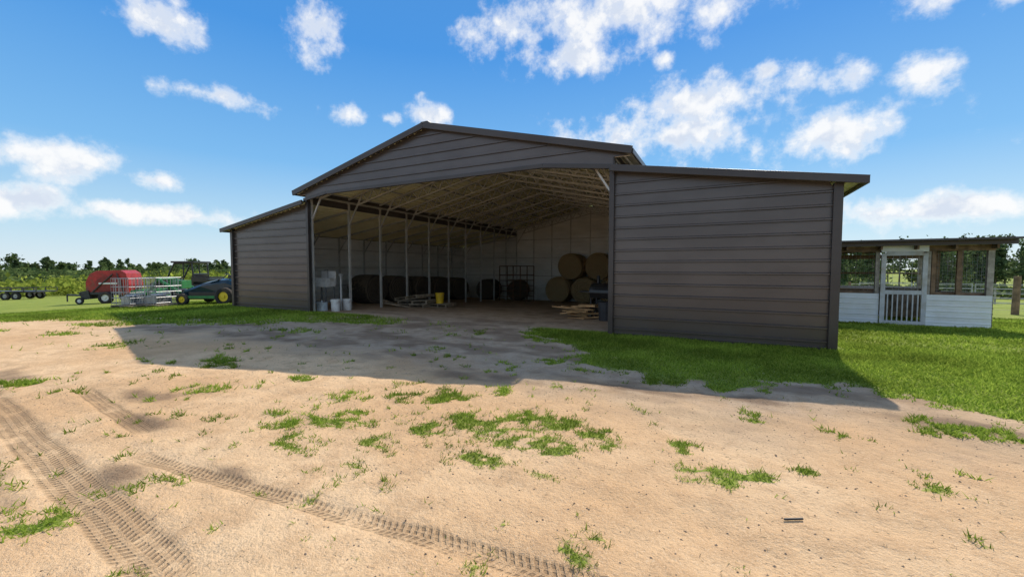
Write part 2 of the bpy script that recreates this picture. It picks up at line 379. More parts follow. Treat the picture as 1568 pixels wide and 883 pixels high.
for x in(XL0-.02,XR0+.02): b.box((x,Y0-.035,1.35),(.13,.1,2.86))
b.box((XL+.02,Y0-.04,1.68),(.1,.1,3.46)); b.box((XR-.02,Y0-.04,1.85),(.1,.11,3.8))
b.box(((XL0+XL)/2,Y0-.03,.02),(4.0,.05,.07)); b.box(((XR0+XR)/2,Y0-.03,.02),(3.55,.05,.07))
bar(b,(XC,YF,5.02),(XC,Y1+.2,5.02),.05,.22)
b.done('trim',mTrim,barn,bevel=.006)
b=MB()
for k in range(14):
    z=-.06+.228*(k+.87)
    if z>2.65: break
    for j in range(7):
        x=XR+.15+j*.56; b.tube((x,Y0-.036,z),(x,Y0-.042,z),.007,6)
b.done('screws',mTrim,barn)
b=MB(); r=.03
for n in range(11):
    y=8.6+n*1.44; zb=float(zbase(0,y))-.02
    for x in(XL,XR): b.tube((x,y,zb),(x,y,3.62),r+.004)
    for x in(XL0+.1,XR0-.1): b.tube((x,y,zb),(x,y,zl(x)-.1),r)
    for s in(-1,1):
        X0=XC+s*4.7
        b.tube((XC,y,4.98-.11),(X0,y,4.98-.247*4.7-.11),r)
        b.tube((XC,y,4.98-.50),(XC+s*4.2,y,4.98-.247*4.2-.42),r*.8)
        b.tube((X0,y,2.85),(XC+s*4.05,y,3.86),r*.7)
        k=9
        for i in range(k):
            a=.15+i*4.1/k; c=.15+(i+.5)*4.1/k; e=.15+(i+1)*4.1/k
            b.tube((XC+s*a,y,4.98-.247*a-.46),(XC+s*c,y,4.98-.247*c-.12),.014)
            b.tube((XC+s*c,y,4.98-.247*c-.12),(XC+s*e,y,4.98-.247*e-.44),.014)
    b.tube((XC,y,4.48),(XC,y,4.87),r*.8)
    for xi,xo in((XL,XL0+.1),(XR,XR0-.1)):
        b.tube((xi,y,3.32),(xo,y,zl(xo)-.1),r)
        s=-1 if xi==XL else 1
        b.tube((xo,y,2.1),(xo-s*.6,y,zl(xo-s*.6)-.11),r*.7)
for s in(-1,1):
    for k in range(5):
        x=.5+k*1.03; b.box((XC+s*x,(Y0+Y1)/2,4.98-.247*x-.068),(.09,14.5,.025))
    b.tube((XC+s*4.7,8.5,3.6),(XC+s*4.7,Y1,3.6),r)
    xo=XL0+.1 if s<0 else XR0-.1
    for z in(.6,1.4,2.2): b.tube((xo,Y0+.1,z),(xo,Y1,z),.018)
for z in(.9,2.0,3.1): b.tube((XL0,Y1-.1,z),(XR0,Y1-.1,z),.02)
for k in range(9):
    x=XL+k*1.178; b.tube((x,Y1-.09,-.65),(x,Y1-.09,zr(x)-.12 if XL<x<XR else 3.3),.025)
b.done('steel_frame',mFrame,barn)

# ------------------------------------------------------------ round bales
def balemat(name,c1,c2):
    m,t,b=newmat(name); tc=t.new('ShaderNodeTexCoord').outputs['Object']
    sp=t.new('ShaderNodeSeparateXYZ'); t.L.new(tc,sp.inputs[0])
    rr=t.m('SQRT',t.m('ADD',t.m('POWER',sp.outputs[0],2),t.m('POWER',sp.outputs[2],2)))
    an=t.m('ARCTAN2',sp.outputs[2],sp.outputs[0]); n=t.noise(tc,9,4,.7)
    sp2=t.m('SINE',t.m('ADD',t.m('ADD',t.m('MULTIPLY',rr,70),an),t.m('MULTIPLY',n,9)))
    f=t.m('ADD',t.m('MULTIPLY',t.ss(sp2,-1,1),.45),t.m('MULTIPLY',t.noise(tc,40,3,.8),.6))
    t.L.new(t.mix(t.ss(f,.3,.8),c1,c2),b.inputs['Base Color']); b.inputs['Roughness'].default_value=.95
    bn=t.new('ShaderNodeBump'); bn.inputs['Distance'].default_value=.03; t.L.new(f,bn.inputs['Height']); t.L.new(bn.outputs[0],b.inputs['Normal'])
    return m
mB=balemat('hay',(.2,.12,.05),(.66,.48,.25)); mBd=balemat('old_hay',(.05,.04,.03),(.16,.12,.08))
def bale(x,y,z,rz=0,R=.74,W=1.2,mat=mB,seed=0):
    r=random.Random(seed); b=MB(); n=40
    rings=[(0,-.5,.02),(.3,-.5,.0),(.6,-.505,0),(.85,-.5,0),(.96,-.47,0),(1,-.4,0),(1.01,-.15,0),(1.01,.15,0),(1,.4,0),(.96,.47,0),(.85,.5,0),(.5,.5,0),(0,.5,0)]
    V=[]
    for rr,yy,_ in rings:
        for i in range(n):
            a=2*math.pi*i/n; k=R*rr*(1+r.uniform(-.012,.012)+.02*math.sin(2*a+seed))
            zz=math.sin(a)*k; zz=max(zz,-R*.95)
            V.append((math.cos(a)*k,yy*W+r.uniform(-.02,.02),zz))
    F=[(j*n+i,j*n+(i+1)%n,(j+1)*n+(i+1)%n,(j+1)*n+i) for j in range(len(rings)-1) for i in range(n)]
    b.add(V,F)
    for i in range(900):
        a=r.uniform(0,6.283); rr=R*math.sqrt(r.uniform(.02,1)); y0=-.5*W if r.random()<.5 else r.uniform(-.5,.5)*W
        if y0!=-.5*W: rr=R
        p=Vector((math.cos(a)*rr,y0,math.sin(a)*rr)); q=p+Vector((r.gauss(0,.06),-abs(r.gauss(0,.025)),r.gauss(0,.06)))
        if y0!=-.5*W: q=p*1.0+Vector((math.cos(a)*.03+r.gauss(0,.03),r.gauss(0,.05),math.sin(a)*.03))
        s=Vector((r.gauss(0,1),0,r.gauss(0,1))).normalized()*.004
        b.add([p-s,p+s,q],[(0,1,2)])
    o=b.done('round_hay_bale',mat,smooth=True); o.location=(x,y,z); o.rotation_euler=(0,0,rz); return o
zb=Z(-7,22.2)
for i,(x,y,k) in enumerate([(-8.2,22.2,0),(-6.68,22.25,0),(-5.15,22.2,0),(-7.45,22.25,1),(-5.9,22.2,1),(-4.4,22.3,1),(-3.6,22.2,0)]):
    bale(x,y,zb+.7+k*1.3,random.uniform(-.08,.08),seed=i)
for i,y in enumerate([13.2,14.8,16.4,18.1,19.8]):
    bale(-13.9,y,Z(-13.9,y)+.62,math.pi/2+random.uniform(-.2,.2),.65,1.2,mBd,20+i)
for i,(x,y) in enumerate([(-12.6,21.6),(-10.9,22.2)]): bale(x,y,Z(x,y)+.6,.3*i,.62,1.2,mBd,30+i)

# ------------------------------------------------------------ small objects in barn
wood=simple('weathered_wood',(.30,.24,.17),.85,var=.45,scale=4,bump=.4); woodN=simple('new_lumber',(.55,.33,.15),.8,var=.35,scale=5,bump=.3)
black=simple('black_paint',(.02,.02,.022),.35,var=.3); rubber=simple('rubber',(.02,.02,.02),.85,var=.3,dirt=(.12,.09,.06)); white=simple('white_plastic',(.72,.72,.70),.5,var=.1,dirt=(.4,.34,.26))
steel=simple('grey_steel',(.35,.36,.37),.4,.6,.2); yellow=simple('yellow_plastic',(.80,.50,.02),.5,var=.1); rust=simple('rusty_steel',(.16,.09,.05),.8,.2,.4)
def pallet(b,M,w=1.2,d=1.0):
    for i in range(7):
        b.box(M@Vector((0,-d/2+.05+i*(d-.1)/6,.12)),(w,.09,.018),M.to_3x3())
    for x in(-w/2+.04,0,w/2-.04): b.box(M@Vector((x,0,.065)),(.04,d,.09),M.to_3x3())
    for i in range(3): b.box(M@Vector((0,-d/2+.05+i*(d-.1)/2,.01)),(w,.09,.018),M.to_3x3())
b=MB(); x,y=-10.9,12.9; z=Z(x,y)
for i,(dx,dy,h,rx,rz) in enumerate([(0,0,.0,0,.1),(.05,.02,.135,.03,.2),(-.15,.05,.3,.14,-.1)]):
    pallet(b,Matrix.Translation((x+dx,y+dy,z+h))@Matrix.Rotation(rz,4,'Z')@Matrix.Rotation(-rx,4,'Y'),1.3,1.0)
b.box((x-.6,y-.5,z+.1),(1.6,.14,.04),Matrix.Rotation(.2,3,'Y')); b.box((x-.2,y-.65,z+.08),(1.8,.12,.04),Matrix.Rotation(.12,3,'Y')@Matrix.Rotation(.2,3,'Z'))
pallet(b,Matrix.Translation((x+.95,y+.45,z))@Matrix.Rotation(.1,4,'Z'),.8,.8)
b.done('wooden_pallet_stack',wood)
def bucket(x,y,z,mat,name='plastic_bucket',h=.37,r=.15):
    b=MB(); b.tube((0,0,0),(0,0,h),r*.85,20,r*1.0); b.tube((0,0,h-.05),(0,0,h-.02),r*1.07,20); b.tube((0,0,h),(0,0,h+.015),r*1.05,20)
    b.mi=1; b.path([(r*math.cos(a)*1.07,-.02-.06*math.sin(a),h-.05-.12*math.sin(a)) for a in np.linspace(0,math.pi,9)],.004,4)
    o=b.done(name,[mat,steel]); o.location=(x,y,z); return o
bucket(-10.1,13.35,Z(-10.1,13.35)+.14,yellow,h=.42,r=.17); bucket(-11.15,9.2,Z(-11.15,9.2),white); bucket(-11.25,9.75,Z(-11.2,9.75),white)
e=empty('utility_sink',(-12.15,9.55,Z(-12.1,9.5)),.2)
b=MB(); b.box((0,0,.78),(.6,.5,.03)); 
for sx,sy,dx,dy in((-.29,0,.02,.5),(.29,0,.02,.5),(0,-.24,.6,.02),(0,.24,.6,.02)): b.box((sx,sy,.93),(dx,dy,.28))
b.box((0,.26,1.15),(.6,.02,.3)); b.done('basin',white,e,bevel=.01)
b=MB()
for sx in(-.26,.26):
    for sy in(-.2,.2): b.tube((sx,sy,0),(sx,sy,.79),.018)
b.box((0,0,.25),(.55,.42,.03)); b.tube((0,.22,1.05),(0,.22,1.35),.012,8); b.tube((0,.22,1.35),(0,.05,1.35),.012,8); b.done('stand',steel,e)
b=MB(); b.box((0,0,.14),(.26,.22,.28)); b.tube((.0,0,.28),(0,0,.33),.03,10); o=b.done('water_jug',simple('translucent_plastic',(.45,.50,.53),.4),bevel=.04); o.location=(-11.55,9.0,Z(-11.5,9))
b=MB(); b.tube((0,0,0),(0,0,1.15),.03,8); b.box((0,0,1.18),(.09,.09,.06)); b.tube((0,0,.9),(.12,-.1,.9),.012,6); b.tube((.12,-.1,.9),(.12,-.1,.82),.012,6); o=b.done('water_spigot_post',simple('grey_pvc',(.45,.45,.44),.5)); o.location=(-11.3,9.55,Z(-11.3,9.5))
e=empty('barbecue_grill',(-3.1,12.35,Z(-3.1,12.4)),-.15)
b=MB(); n=14
pr=[(math.cos(a)*.3,.8+math.sin(a)*.28) for a in np.linspace(0,math.pi,n)]+[(-.3,.78),(-.24,.62),(.24,.62),(.3,.78)]
b.extr(pr,-.42,.42,Matrix.Rotation(math.pi/2,4,'Z')); b.box((.62,0,.8),(.36,.42,.03)); b.box((-.62,0,.8),(.36,.42,.03)); b.box((0,0,.3),(.9,.45,.03))
b.tube((-.3,-.34,.92),(.3,-.34,.92),.014,8); b.tube((-.25,0,1.05),(-.25,0,1.3),.045,10)
for sx in(-.4,.4):
    for sy in(-.2,.2): b.tube((sx,sy,.05),(sx,sy,.66),.02)
b.wheel((-.42,-.25,.11),.11,.05,0,1); b.wheel((-.42,.25,.11),.11,.05,0,1)
b.done('body',[black,steel],e,bevel=.008)
b=MB(); r=random.Random(4); x,y=-3.75,11.85; z=Z(x,y)
for i in range(16):
    a=r.uniform(-.5,.5); L=r.uniform(.5,1.1); b.box((x+r.uniform(-.3,.3),y+r.uniform(-.25,.25),z+.02+.028*i*.8),(L,r.uniform(.06,.14),.03),Matrix.Rotation(a,3,'Z')@Matrix.Rotation(r.uniform(-.12,.12),3,'Y'))
b.box((x+.25,y,z+.4),(.5,.35,.05)); b.done('scrap_lumber_pile',woodN)
b=MB(); x,y=-2.9,11.6; z=Z(x,y); b.tube((x,y,z),(x,y,z+.5),.2,18,.24); b.tube((x,y,z+.5),(x,y,z+.53),.25,18); b.done('trash_can',simple('dark_plastic',(.04,.04,.045),.5))
b=MB(); X0,X1,y=-11.1,-9.4,20.2; z=Z(-10,20.2)
for xx in(X0,X0+.85,X1): b.tube((xx,y,z),(xx,y,z+1.95),.03,8); b.tube((xx,y+.9,z),(xx,y+.9,z+1.95),.03,8); b.tube((xx,y,z+1.95),(xx,y+.9,z+1.95),.025,8)
for zz in(.25,.55,.85,1.15,1.45,1.95): b.tube((X0,y,z+zz),(X0+.85,y,z+zz),.022,8); b.tube((X0,y+.9,z+zz),(X1,y+.9,z+zz),.022,8)
b.tube((X0+.85,y,z+1.95),(X1,y,z+1.95),.022,8); b.done('livestock_gate',rust)

# ------------------------------------------------------------ left machinery
galv=simple('galvanised_wire',(.36,.37,.38),.4,.5,.15)
for i,(x,y,rz) in enumerate([(-20.3,7.45,-.25),(-19.45,7.9,-.2)]):
    e=empty('wire_crate',(x,y,Z(x,y)),rz+.45,.95)
    b=MB()
    for zz in(.2,.42,.64,.86,1.2):
        P=[(-.5,-.5,zz),(.5,-.5,zz),(.5,.5,zz),(-.5,.5,zz),(-.5,-.5,zz)]; b.path(P,.009,5)
    for k in range(8):
        u=-.5+k/7
        for p in((u,-.5),(u,.5)): b.tube((p[0],p[1],.15),(p[0],p[1],1.2),.0075,5)
        for p in((-.5,u),(.5,u)): b.tube((p[0],p[1],.15),(p[0],p[1],1.2),.0075,5)
    b.done('cage',galv,e)
    b=MB(); pallet(b,Matrix.Identity(4),1.1,1.05); b.done('pallet',wood,e)
    b=MB(); b.box((-.1,.05,.3),(.6,.6,.3)); b.box((.2,-.2,.48),(.3,.4,.06)); b.tube((-.2,-.2,.5),(.3,.2,.55),.05,8); b.done('contents',steel,e,bevel=.02)
red=simple('red_paint',(.36,.02,.018),.45,var=.25,dirt=(.18,.07,.045)); dred=simple('dark_red_paint',(.20,.015,.012),.45,var=.2); dgrey=simple('dark_grey_steel',(.05,.05,.05),.5,.3)
e=empty('round_baler',(-29.0,9.8,Z(-29.0,9.8)),.75,.88)
b=MB()
prof=[(-.75,.55),(-.95,.8),(-.95,1.3),(-.75,1.75),(-.4,1.95),(.75,1.98),(1.0,1.8),(1.12,1.1),(1.0,.6),(.65,.5)]
b.extr(prof,-.75,.75)
b.mi=4; b.extr([(-.35,.75),(-.45,1.3),(-.2,1.6),(.55,1.65),(.8,1.4),(.8,.85),(.5,.7)],-.80,-.755)
b.mi=1; b.extr([(-1.1,.25),(-1.25,.7),(-.8,.8),(-.7,.3)],-.85,.85)
b.box((.0,-.775,.62),(1.5,.04,.16)); b.mi=2; b.box((.15,-.815,1.2),(.9,.02,.1)); b.mi=1
b.tube((-1.1,0,.45),(-2.3,0,.5),.06,6); b.tube((-2.3,0,.5),(-2.3,0,.1),.04,6); b.tube((-1.0,-.5,.45),(-2.2,0,.5),.04,6); b.tube((-1.0,.5,.45),(-2.2,0,.5),.04,6)
for z in(.5,.62): b.tube((-1.15,-.85,z),(-1.15,.85,z),.05,8)
b.tube((-.6,-.83,.7),(.4,-.83,1.75),.035,8); b.tube((.9,-.83,.6),(.6,-.83,1.8),.03,8)
b.wheel((.1,-.95,.36),.36,.25,3,2); b.wheel((.1,.95,.36),.36,.25,3,2); b.wheel((-1.15,-.95,.2),.2,.12,3,2)
b.done('body',[red,dgrey,white,rubber,dred],e,bevel=.03)
e=empty('utility_vehicle',(-28.3,12.9,Z(-28.5,12.9)),math.radians(35),1.12)
grn=simple('green_paint',(.03,.20,.05),.4,var=.2)
b=MB()
b.extr([(-1.35,.45),(-1.38,.85),(-1.0,1.0),(-.6,1.05),(-.5,.5),(.55,.5),(.6,.8),(1.35,.8),(1.38,.45),(1.0,.35),(-1.0,.35)],-.68,.68)
b.mi=0; b.box((1.0,0,.95),(.85,1.4,.04)); 
for yy in(-.7,.7): b.box((1.0,yy,1.05),(.85,.03,.24))
b.box((.58,0,1.05),(.03,1.4,.24)); b.box((1.42,0,1.05),(.03,1.4,.24))
b.box((.35,0,.75),(.5,1.25,.14)); b.box((.6,0,1.08),(.12,1.25,.55),Matrix.Rotation(.15,3,'Y'))
b.tube((-.25,-.3,1.0),(-.05,-.3,1.2),.02,8); b.tube((-.12,-.45,1.15),(-.12,-.15,1.15),.02,8)
for yy in(-.66,.66):
    b.path([(-.62,yy,1.0),(-.22,yy,1.88),(.6,yy,1.9),(.68,yy,.9)],.04,8); b.tube((.2,yy,1.88),(.2,yy,.6),.03,8)
for xx,zz in((-.22,1.88),(.6,1.9),(-.6,1.03)): b.tube((xx,-.66,zz),(xx,.66,zz),.035,8)
b.box((.2,0,1.95),(1.1,1.45,.09)); 
for yy in(-.35,.35): b.tube((-1.4,yy,.75),(-1.36,yy,.75),.09,10)
b.tube((-1.45,-.6,.5),(-1.45,.6,.5),.03,8)
for xx in(-.95,.98):
    for yy in(-.7,.7): b.wheel((xx,yy,.32),.32,.24,2,3)
b.done('body',[black,grn,rubber,steel],e,bevel=.015)
navy=simple('dark_green_hood_paint',(.008,.030,.045),.22,var=.15); ywheel=simple('yellow_wheel_paint',(.75,.55,.02),.4,var=.1)
e=empty('lawn_tractor',(-18.55,9.5,Z(-18.7,9.5)),.5,1.08)
b=MB()
pf=[(-1.15,.30),(-1.12,.42),(-.8,.62),(-.2,.84),(.4,.98),(.75,1.0),(1.0,.88),(1.15,.62),(1.15,.35),(1.05,.30)]
secs=[(-.62,.72),(-.52,.90),(-.25,1.0),(.25,1.0),(.52,.90),(.62,.72)]; V=[]
for yy,k in secs:
    for x,z in pf: V.append((x*(.85+.15*k),yy*(1 if x>-.5 else .85),.3+(z-.3)*k))
n=len(pf); F=[(j*n+i,j*n+i+1,(j+1)*n+i+1,(j+1)*n+i) for j in range(len(secs)-1) for i in range(n-1)]+[tuple(range(n)),tuple(reversed(range((len(secs)-1)*n,len(secs)*n)))]
b.add(V,F); b.mi=1; b.box((0,0,.27),(2.2,1.1,.12)); b.box((-.1,-.64,.42),(1.0,.03,.14)); b.box((.2,-.45,.95),(.4,.3,.03))
b.mi=2; b.box((-.2,-.66,.3),(1.7,.05,.1)); b.tube((-1.0,-.5,.45),(-1.9,-.4,.95),.06,6); b.tube((-1.0,.5,.45),(-1.9,.4,.95),.06,6); b.tube((-1.9,-.4,.95),(-2.3,-.4,.35),.06,6); b.tube((-1.9,.4,.95),(-2.3,.4,.35),.06,6)
b.extr([(-2.3,.1),(-2.6,.15),(-2.65,.55),(-2.35,.6)],-.7,.7); b.box((-1.4,0,.75),(.5,.5,.3)); b.tube((-1.9,-.45,.95),(-1.9,.45,.95),.05,8)
b.mi=1; b.box((.75,0,1.05),(.4,.45,.1)); b.tube((.2,0,.95),(.38,0,1.12),.02,6); b.tube((.38,-.15,1.13),(.38,.15,1.13),.02,6)
b.wheel((.75,-.74,.33),.33,.2,4,3); b.wheel((.75,.74,.33),.33,.2,4,3); b.wheel((-.8,-.68,.22),.22,.15,4,3); b.wheel((-.8,.68,.22),.22,.15,4,3)
b.done('body',[navy,black,grn,ywheel,rubber],e,bevel=.02)
e=empty('flatbed_trailer',(-59,13.0,Z(-59,13)),.6)
b=MB(); b.box((0,0,.75),(5,2,.12)); 
for yy in(-1,1):
    b.tube((-2.5,yy,1.1),(2.5,yy,1.1),.03)
    for k in range(6): b.tube((-2.5+k,yy,.8),(-2.5+k,yy,1.1),.03)
b.tube((-2.5,-.8,.7),(-3.8,0,.6),.06); b.tube((-2.5,.8,.7),(-3.8,0,.6),.06); b.tube((-3.6,0,.6),(-3.6,0,0),.04)
for xx in(.1,.95):
    for yy in(-1.1,1.1): b.wheel((xx,yy,.38),.38,.25,1,2)
b.box((.5,-1.1,.84),(1.9,.3,.04)); b.done('body',[dgrey,rubber,steel],e)

# ------------------------------------------------------------ animal shelter on the right
tin=siding('white_tin',(.72,.77,.83),(.82,.86,.90),.4,.0,dirt=(.6,.58,.52),zd=-.2)
sh=empty('animal_shelter',(0,0,0)); ys=16.0; xw0,xw1=2.6,6.65; zs=float(zbase(4,16))-.02; zt=zs+2.42; ye=20.6
wgrey=simple('weathered_post',(.34,.31,.27),.85,var=.35,scale=5,bump=.3); wbrown=simple('brown_post',(.20,.13,.08),.85,var=.35,scale=5,bump=.3)
b=MB()
for x0,x1 in((-.6,4.25),(5.3,xw1)):
    b.ribbed((0,ys-.03,zs),(1,0,0),(0,0,1),(0,-1,0),.93,lambda s,x0=x0,x1=x1:(x0,x1),.16,.014)
b.ribbed((xw1+.03,0,zs-.2),(0,1,0),(0,0,1),(1,0,0),1.1,lambda s:(ys,ye),.16,.012)
b.ribbed((0,ye,zs-.2),(1,0,0),(0,0,1),(0,-1,0),1.2,lambda s:(-.6,xw1),.16,.012)
b.box((5.3-.52,ys-.06,zt-.12),(1.05,.03,.26))
b.done('tin_wainscot',tin,sh)
b=MB()
for x in(-.55,2.0,4.2,5.33,xw1-.05): b.box((x,ys+.04,(zs+zt-.1)/2),(.1 if x<6 else .13,.1,zt-.1-zs))
for x in(-.55,2.0,4.2,xw1-.06): b.box((x,ye-.1,(zs-.2+zt-.25)/2),(.1,.1,zt-.05-zs))
b.mi=1
for x in (5.45,5.98): b.box((x,ys+.05,(zs+zt-.1)/2),(.09,.08,zt-.1-zs))
for y in(17.6,19.1): b.box((xw1-.06,y,(zs-.2+zt-.2)/2),(.1,.1,zt-zs))
b.box((1.9,ys+.12,zs+.96),(4.6,.04,.09)); b.box((5.97,ys+.12,zs+.96),(1.25,.04,.09)); b.box((3.0,ye-.17,zs+.85),(7.2,.05,.08)); b.box((3,ye-.17,zs+1.5),(7.2,.04,.06))
b.box((xw1-.14,(ys+ye)/2,zs+.9),(.04,4.5,.08)); 
b.box((3.0,ys-.005,zt-.16),(7.35,.05,.16)); b.box((3.0,ye-.14,zt-.3),(7.3,.05,.16))
for k in range(10): b.box((-.6+k*.8,(ys+ye)/2,zt-.13),(.045,5.2,.12))
b.done('posts_and_rafters',[wgrey,wbrown],sh)
b=MB(); b.box((3.05,(ys+ye)/2-.05,zt),(7.75,5.9,.05),Matrix.Rotation(-.02,3,'X')); b.box((3.05,ys-.62+.3,zt-.02),(7.8,.04,.13)); b.done('roof',mTrim,sh)
b=MB(); dx=4.32
for x in(dx,dx+.92): b.box((x,ys-.06,zs+1.08),(.11,.05,2.1))
for z in(.08,.98,2.12): b.box((dx+.46,ys-.065,zs+z),(.81,.04,.12))
for k in range(7): b.box((dx+.12+k*.113,ys-.06,zs+.53),(.03,.025,.8))
for k in range(1,6): b.tube((dx+.08+k*.14,ys-.06,zs+1.0),(dx+.08+k*.14,ys-.06,zs+2.06),.003,4)
for k in range(1,8): b.tube((dx+.05,ys-.06,zs+1.0+k*.14),(dx+.87,ys-.06,zs+1.0+k*.14),.003,4)
b.done('screen_door',simple('pale_grey_paint',(.5,.52,.54),.6,var=.12,dirt=(.36,.33,.28)),sh,bevel=.004)
b=MB(); 
def mesh_panel(b,x0,x1,y0,y1,z0,z1,st=.1):
    L=math.hypot(x1-x0,y1-y0); n=int(L/st)
    for k in range(n+1):
        u=k/n; b.tube((x0+(x1-x0)*u,y0+(y1-y0)*u,z0),(x0+(x1-x0)*u,y0+(y1-y0)*u,z1),.0022,3,cap=False)
    for k in range(int((z1-z0)/st)+1): b.tube((x0,y0,z0+k*st),(x1,y1,z0+k*st),.0022,3,cap=False)
mesh_panel(b,2.0,4.2,ys+.05,ys+.05,zs+1,zt-.2); mesh_panel(b,5.35,xw1,ys+.05,ys+.05,zs+1,zt-.2); mesh_panel(b,xw1-.03,xw1-.03,ys,ye,zs+.9,zt-.25)
b.done('wire_mesh',galv,sh)
b=MB(); b.box((3.3,18.6,zs+.25),(1.6,.7,.5)); b.box((5.6,19.2,zs+.5),(.9,.8,1.0)); b.box((5.6,18.75,zs+.5),(.5,.05,.5)); o=b.done('nest_boxes',wood,sh)

def fence(name,pts,h=1.35,sp=3.0,r=.06,wires=5,pm=None):
    b=MB()
    for (xa,ya),(xb,yb) in zip(pts[:-1],pts[1:]):
        L=math.hypot(xb-xa,yb-ya); n=max(1,int(L/sp))
        for k in range(n+1):
            u=k/n; x=xa+(xb-xa)*u; y=ya+(yb-ya)*u; z=float(zbase(x,y)); b.mi=0; b.tube((x,y,z-.1),(x+random.uniform(-.03,.03),y,z+h),r*random.uniform(.8,1.1),8)
            if k<n:
                u2=(k+1)/n; x2=xa+(xb-xa)*u2; y2=ya+(yb-ya)*u2; z2=float(zbase(x2,y2)); b.mi=1
                for w in range(wires): hh=.2+w*(h-.3)/(wires-1); b.tube((x,y,z+hh),(x2,y2,z2+hh),.006,3,cap=False)
    return b.done(name,[pm or wgrey,galv])
fence('wire_fence',[(6.0,27),(60,27)],1.4,pm=wbrown)
b=MB(); b.tube((11.9,26.8,Z(11.9,26.8)-.1),(11.92,26.8,Z(11.9,26.8)+1.75),.13,10,.12); b.done('fence_post',wbrown)
fence('wire_fence',[(8,48),(110,50)],1.4,4,.07,4)
b=MB()
for k in range(8):
    x=9+k*3.0; y=38; z=float(zbase(x,y))
    for hh in(.3,.6,.9,1.2,1.5): b.tube((x,y,z+hh),(x+2.85,y,z+hh),.03,6)
    for q in(0,2.85): b.tube((x+q,y,z),(x+q,y,z+1.55),.035,6)
b.done('livestock_panel_fence',galv)

# ------------------------------------------------------------ vegetation
def quads(c,s):
    n=len(c); a=rng.normal(size=(n,3)); a/=np.linalg.norm(a,axis=1)[:,None]; q=rng.normal(size=(n,3)); b_=np.cross(a,q); b_/=np.linalg.norm(b_,axis=1)[:,None]
    a*=s[:,None]; b_*=s[:,None]*.6
    return np.stack([c-a,c+b_*.9,c+a,c-b_],1)
bark=simple('bark',(.17,.13,.10),.95,var=.3,scale=3)
pineleaf=leafmat('pine_foliage',(.06,.10,.045),(.15,.20,.08),.35)
broad=leafmat('broadleaf_foliage',(.07,.11,.04),(.17,.22,.075),.35)
def treemass(name,spec,leafs,qs,per):
    L={0:[],1:[]}; tb=MB()
    for (x,y,h,kind) in spec:
        z=float(zbase(x,y)); lean=random.uniform(-.03,.03)*h
        tb.tube((x,y,z-.2),(x+lean,y,z+h*.93),.014*h+.04,6,.01*h*.3)
        if kind==0:
            nc=random.randint(12,18); base=random.uniform(.25,.45)
            for k in range(nc):
                u=base+(1-base)*(k+.5)/nc; R=h*.2*(1-(u-base)/(1-base)*.7)*random.uniform(.6,1.2); a=random.uniform(0,6.28)
                cx=x+lean*u+math.cos(a)*R*.7; cy=y+math.sin(a)*R*.7; cz=z+h*u
                tb.tube((x+lean*u,y,cz-.03*h),(cx,cy,cz),.003*h+.015,4,.01)
                p=rng.normal(size=(per,3))*np.array([R*.45,R*.45,h*.03]); L[0].append(np.array([cx,cy,cz])+p)
        else:
            nc=random.randint(12,18)
            for k in range(nc):
                a=random.uniform(0,6.28); u=random.uniform(.22,.95); R=h*.34*math.sin(math.pi*min(.95,u*.85+.1))*random.uniform(.3,1)
                cx=x+math.cos(a)*R; cy=y+math.sin(a)*R; cz=z+h*u
                tb.tube((x,y,z+h*u*.6),(cx,cy,cz),.004*h+.015,4,.01)
                p=rng.normal(size=(per,3))*h*random.uniform(.045,.075); L[1].append(np.array([cx,cy,cz])+p)
    e=empty(name)
    o=tb.done('trunks_and_limbs',bark,e)
    for k,mt in((0,pineleaf),(1,broad)):
        if L[k]:
            c=np.concatenate(L[k]); o=raw('foliage',quads(c,qs*rng.uniform(.6,1.4,len(c))),None,mt,4); o.parent=e
R=random.Random(3); spec=[]
for k in range(480):
    az=math.radians(R.uniform(-108,8)); d=R.uniform(235,330); 
    spec.append((math.sin(az)*d,math.cos(az)*d,R.choice([6,6.5,7,7.5,8,9.5])*R.uniform(.85,1.12)*(d/260),0 if R.random()<.45 else 1))
treemass('distant_tree_line',spec,None,.6,24)
spec=[]
for k in range(150):
    az=math.radians(R.uniform(9,62)); d=R.uniform(92,135); spec.append((math.sin(az)*d,math.cos(az)*d,R.uniform(6.8,9.3)*(d/100),0 if R.random()<.75 else 1))
treemass('pine_tree_line',spec,None,.26,50)
def massband(name,pts,n,w,h,s,mat,f=.22):
    P=np.array(pts,float); seg=np.hypot(*np.diff(P,axis=0).T); cum=np.r_[0,np.cumsum(seg)]; u=rng.uniform(0,cum[-1],n)
    x=np.interp(u,cum,P[:,0])+rng.normal(size=n)*w; y=np.interp(u,cum,P[:,1])+rng.normal(size=n)*w
    hh=h*np.clip(.1+1.5*(fbm(x*f,y*f,60)-.1),.1,2); z=zbase(x,y)+hh*np.sqrt(rng.random(n))
    return raw(name,quads(np.stack([x,y,z],1),s*rng.uniform(.5,1.5,n)),None,mat,4)
def arc(d,a0,a1,n=12): return [(math.sin(math.radians(a))*d,math.cos(math.radians(a))*d) for a in np.linspace(a0,a1,n)]
massband('distant_undergrowth',arc(232,-110,8),20000,6,5.0,.8,broad,.06)
massband('undergrowth',arc(92,8,62),14000,2.5,2.4,.3,broad)
bushm=leafmat('field_shrub_foliage',(.15,.20,.03),(.40,.44,.08),.45)
massband('field_shrubs',[(-140,-8),(-100,14),(-65,36),(-45,52)],52000,7,2.5,.24,bushm,.3)
massband('hedge',[(-190,30),(-130,60),(-80,85),(-30,95)],30000,8,4.6,.45,broad,.12)

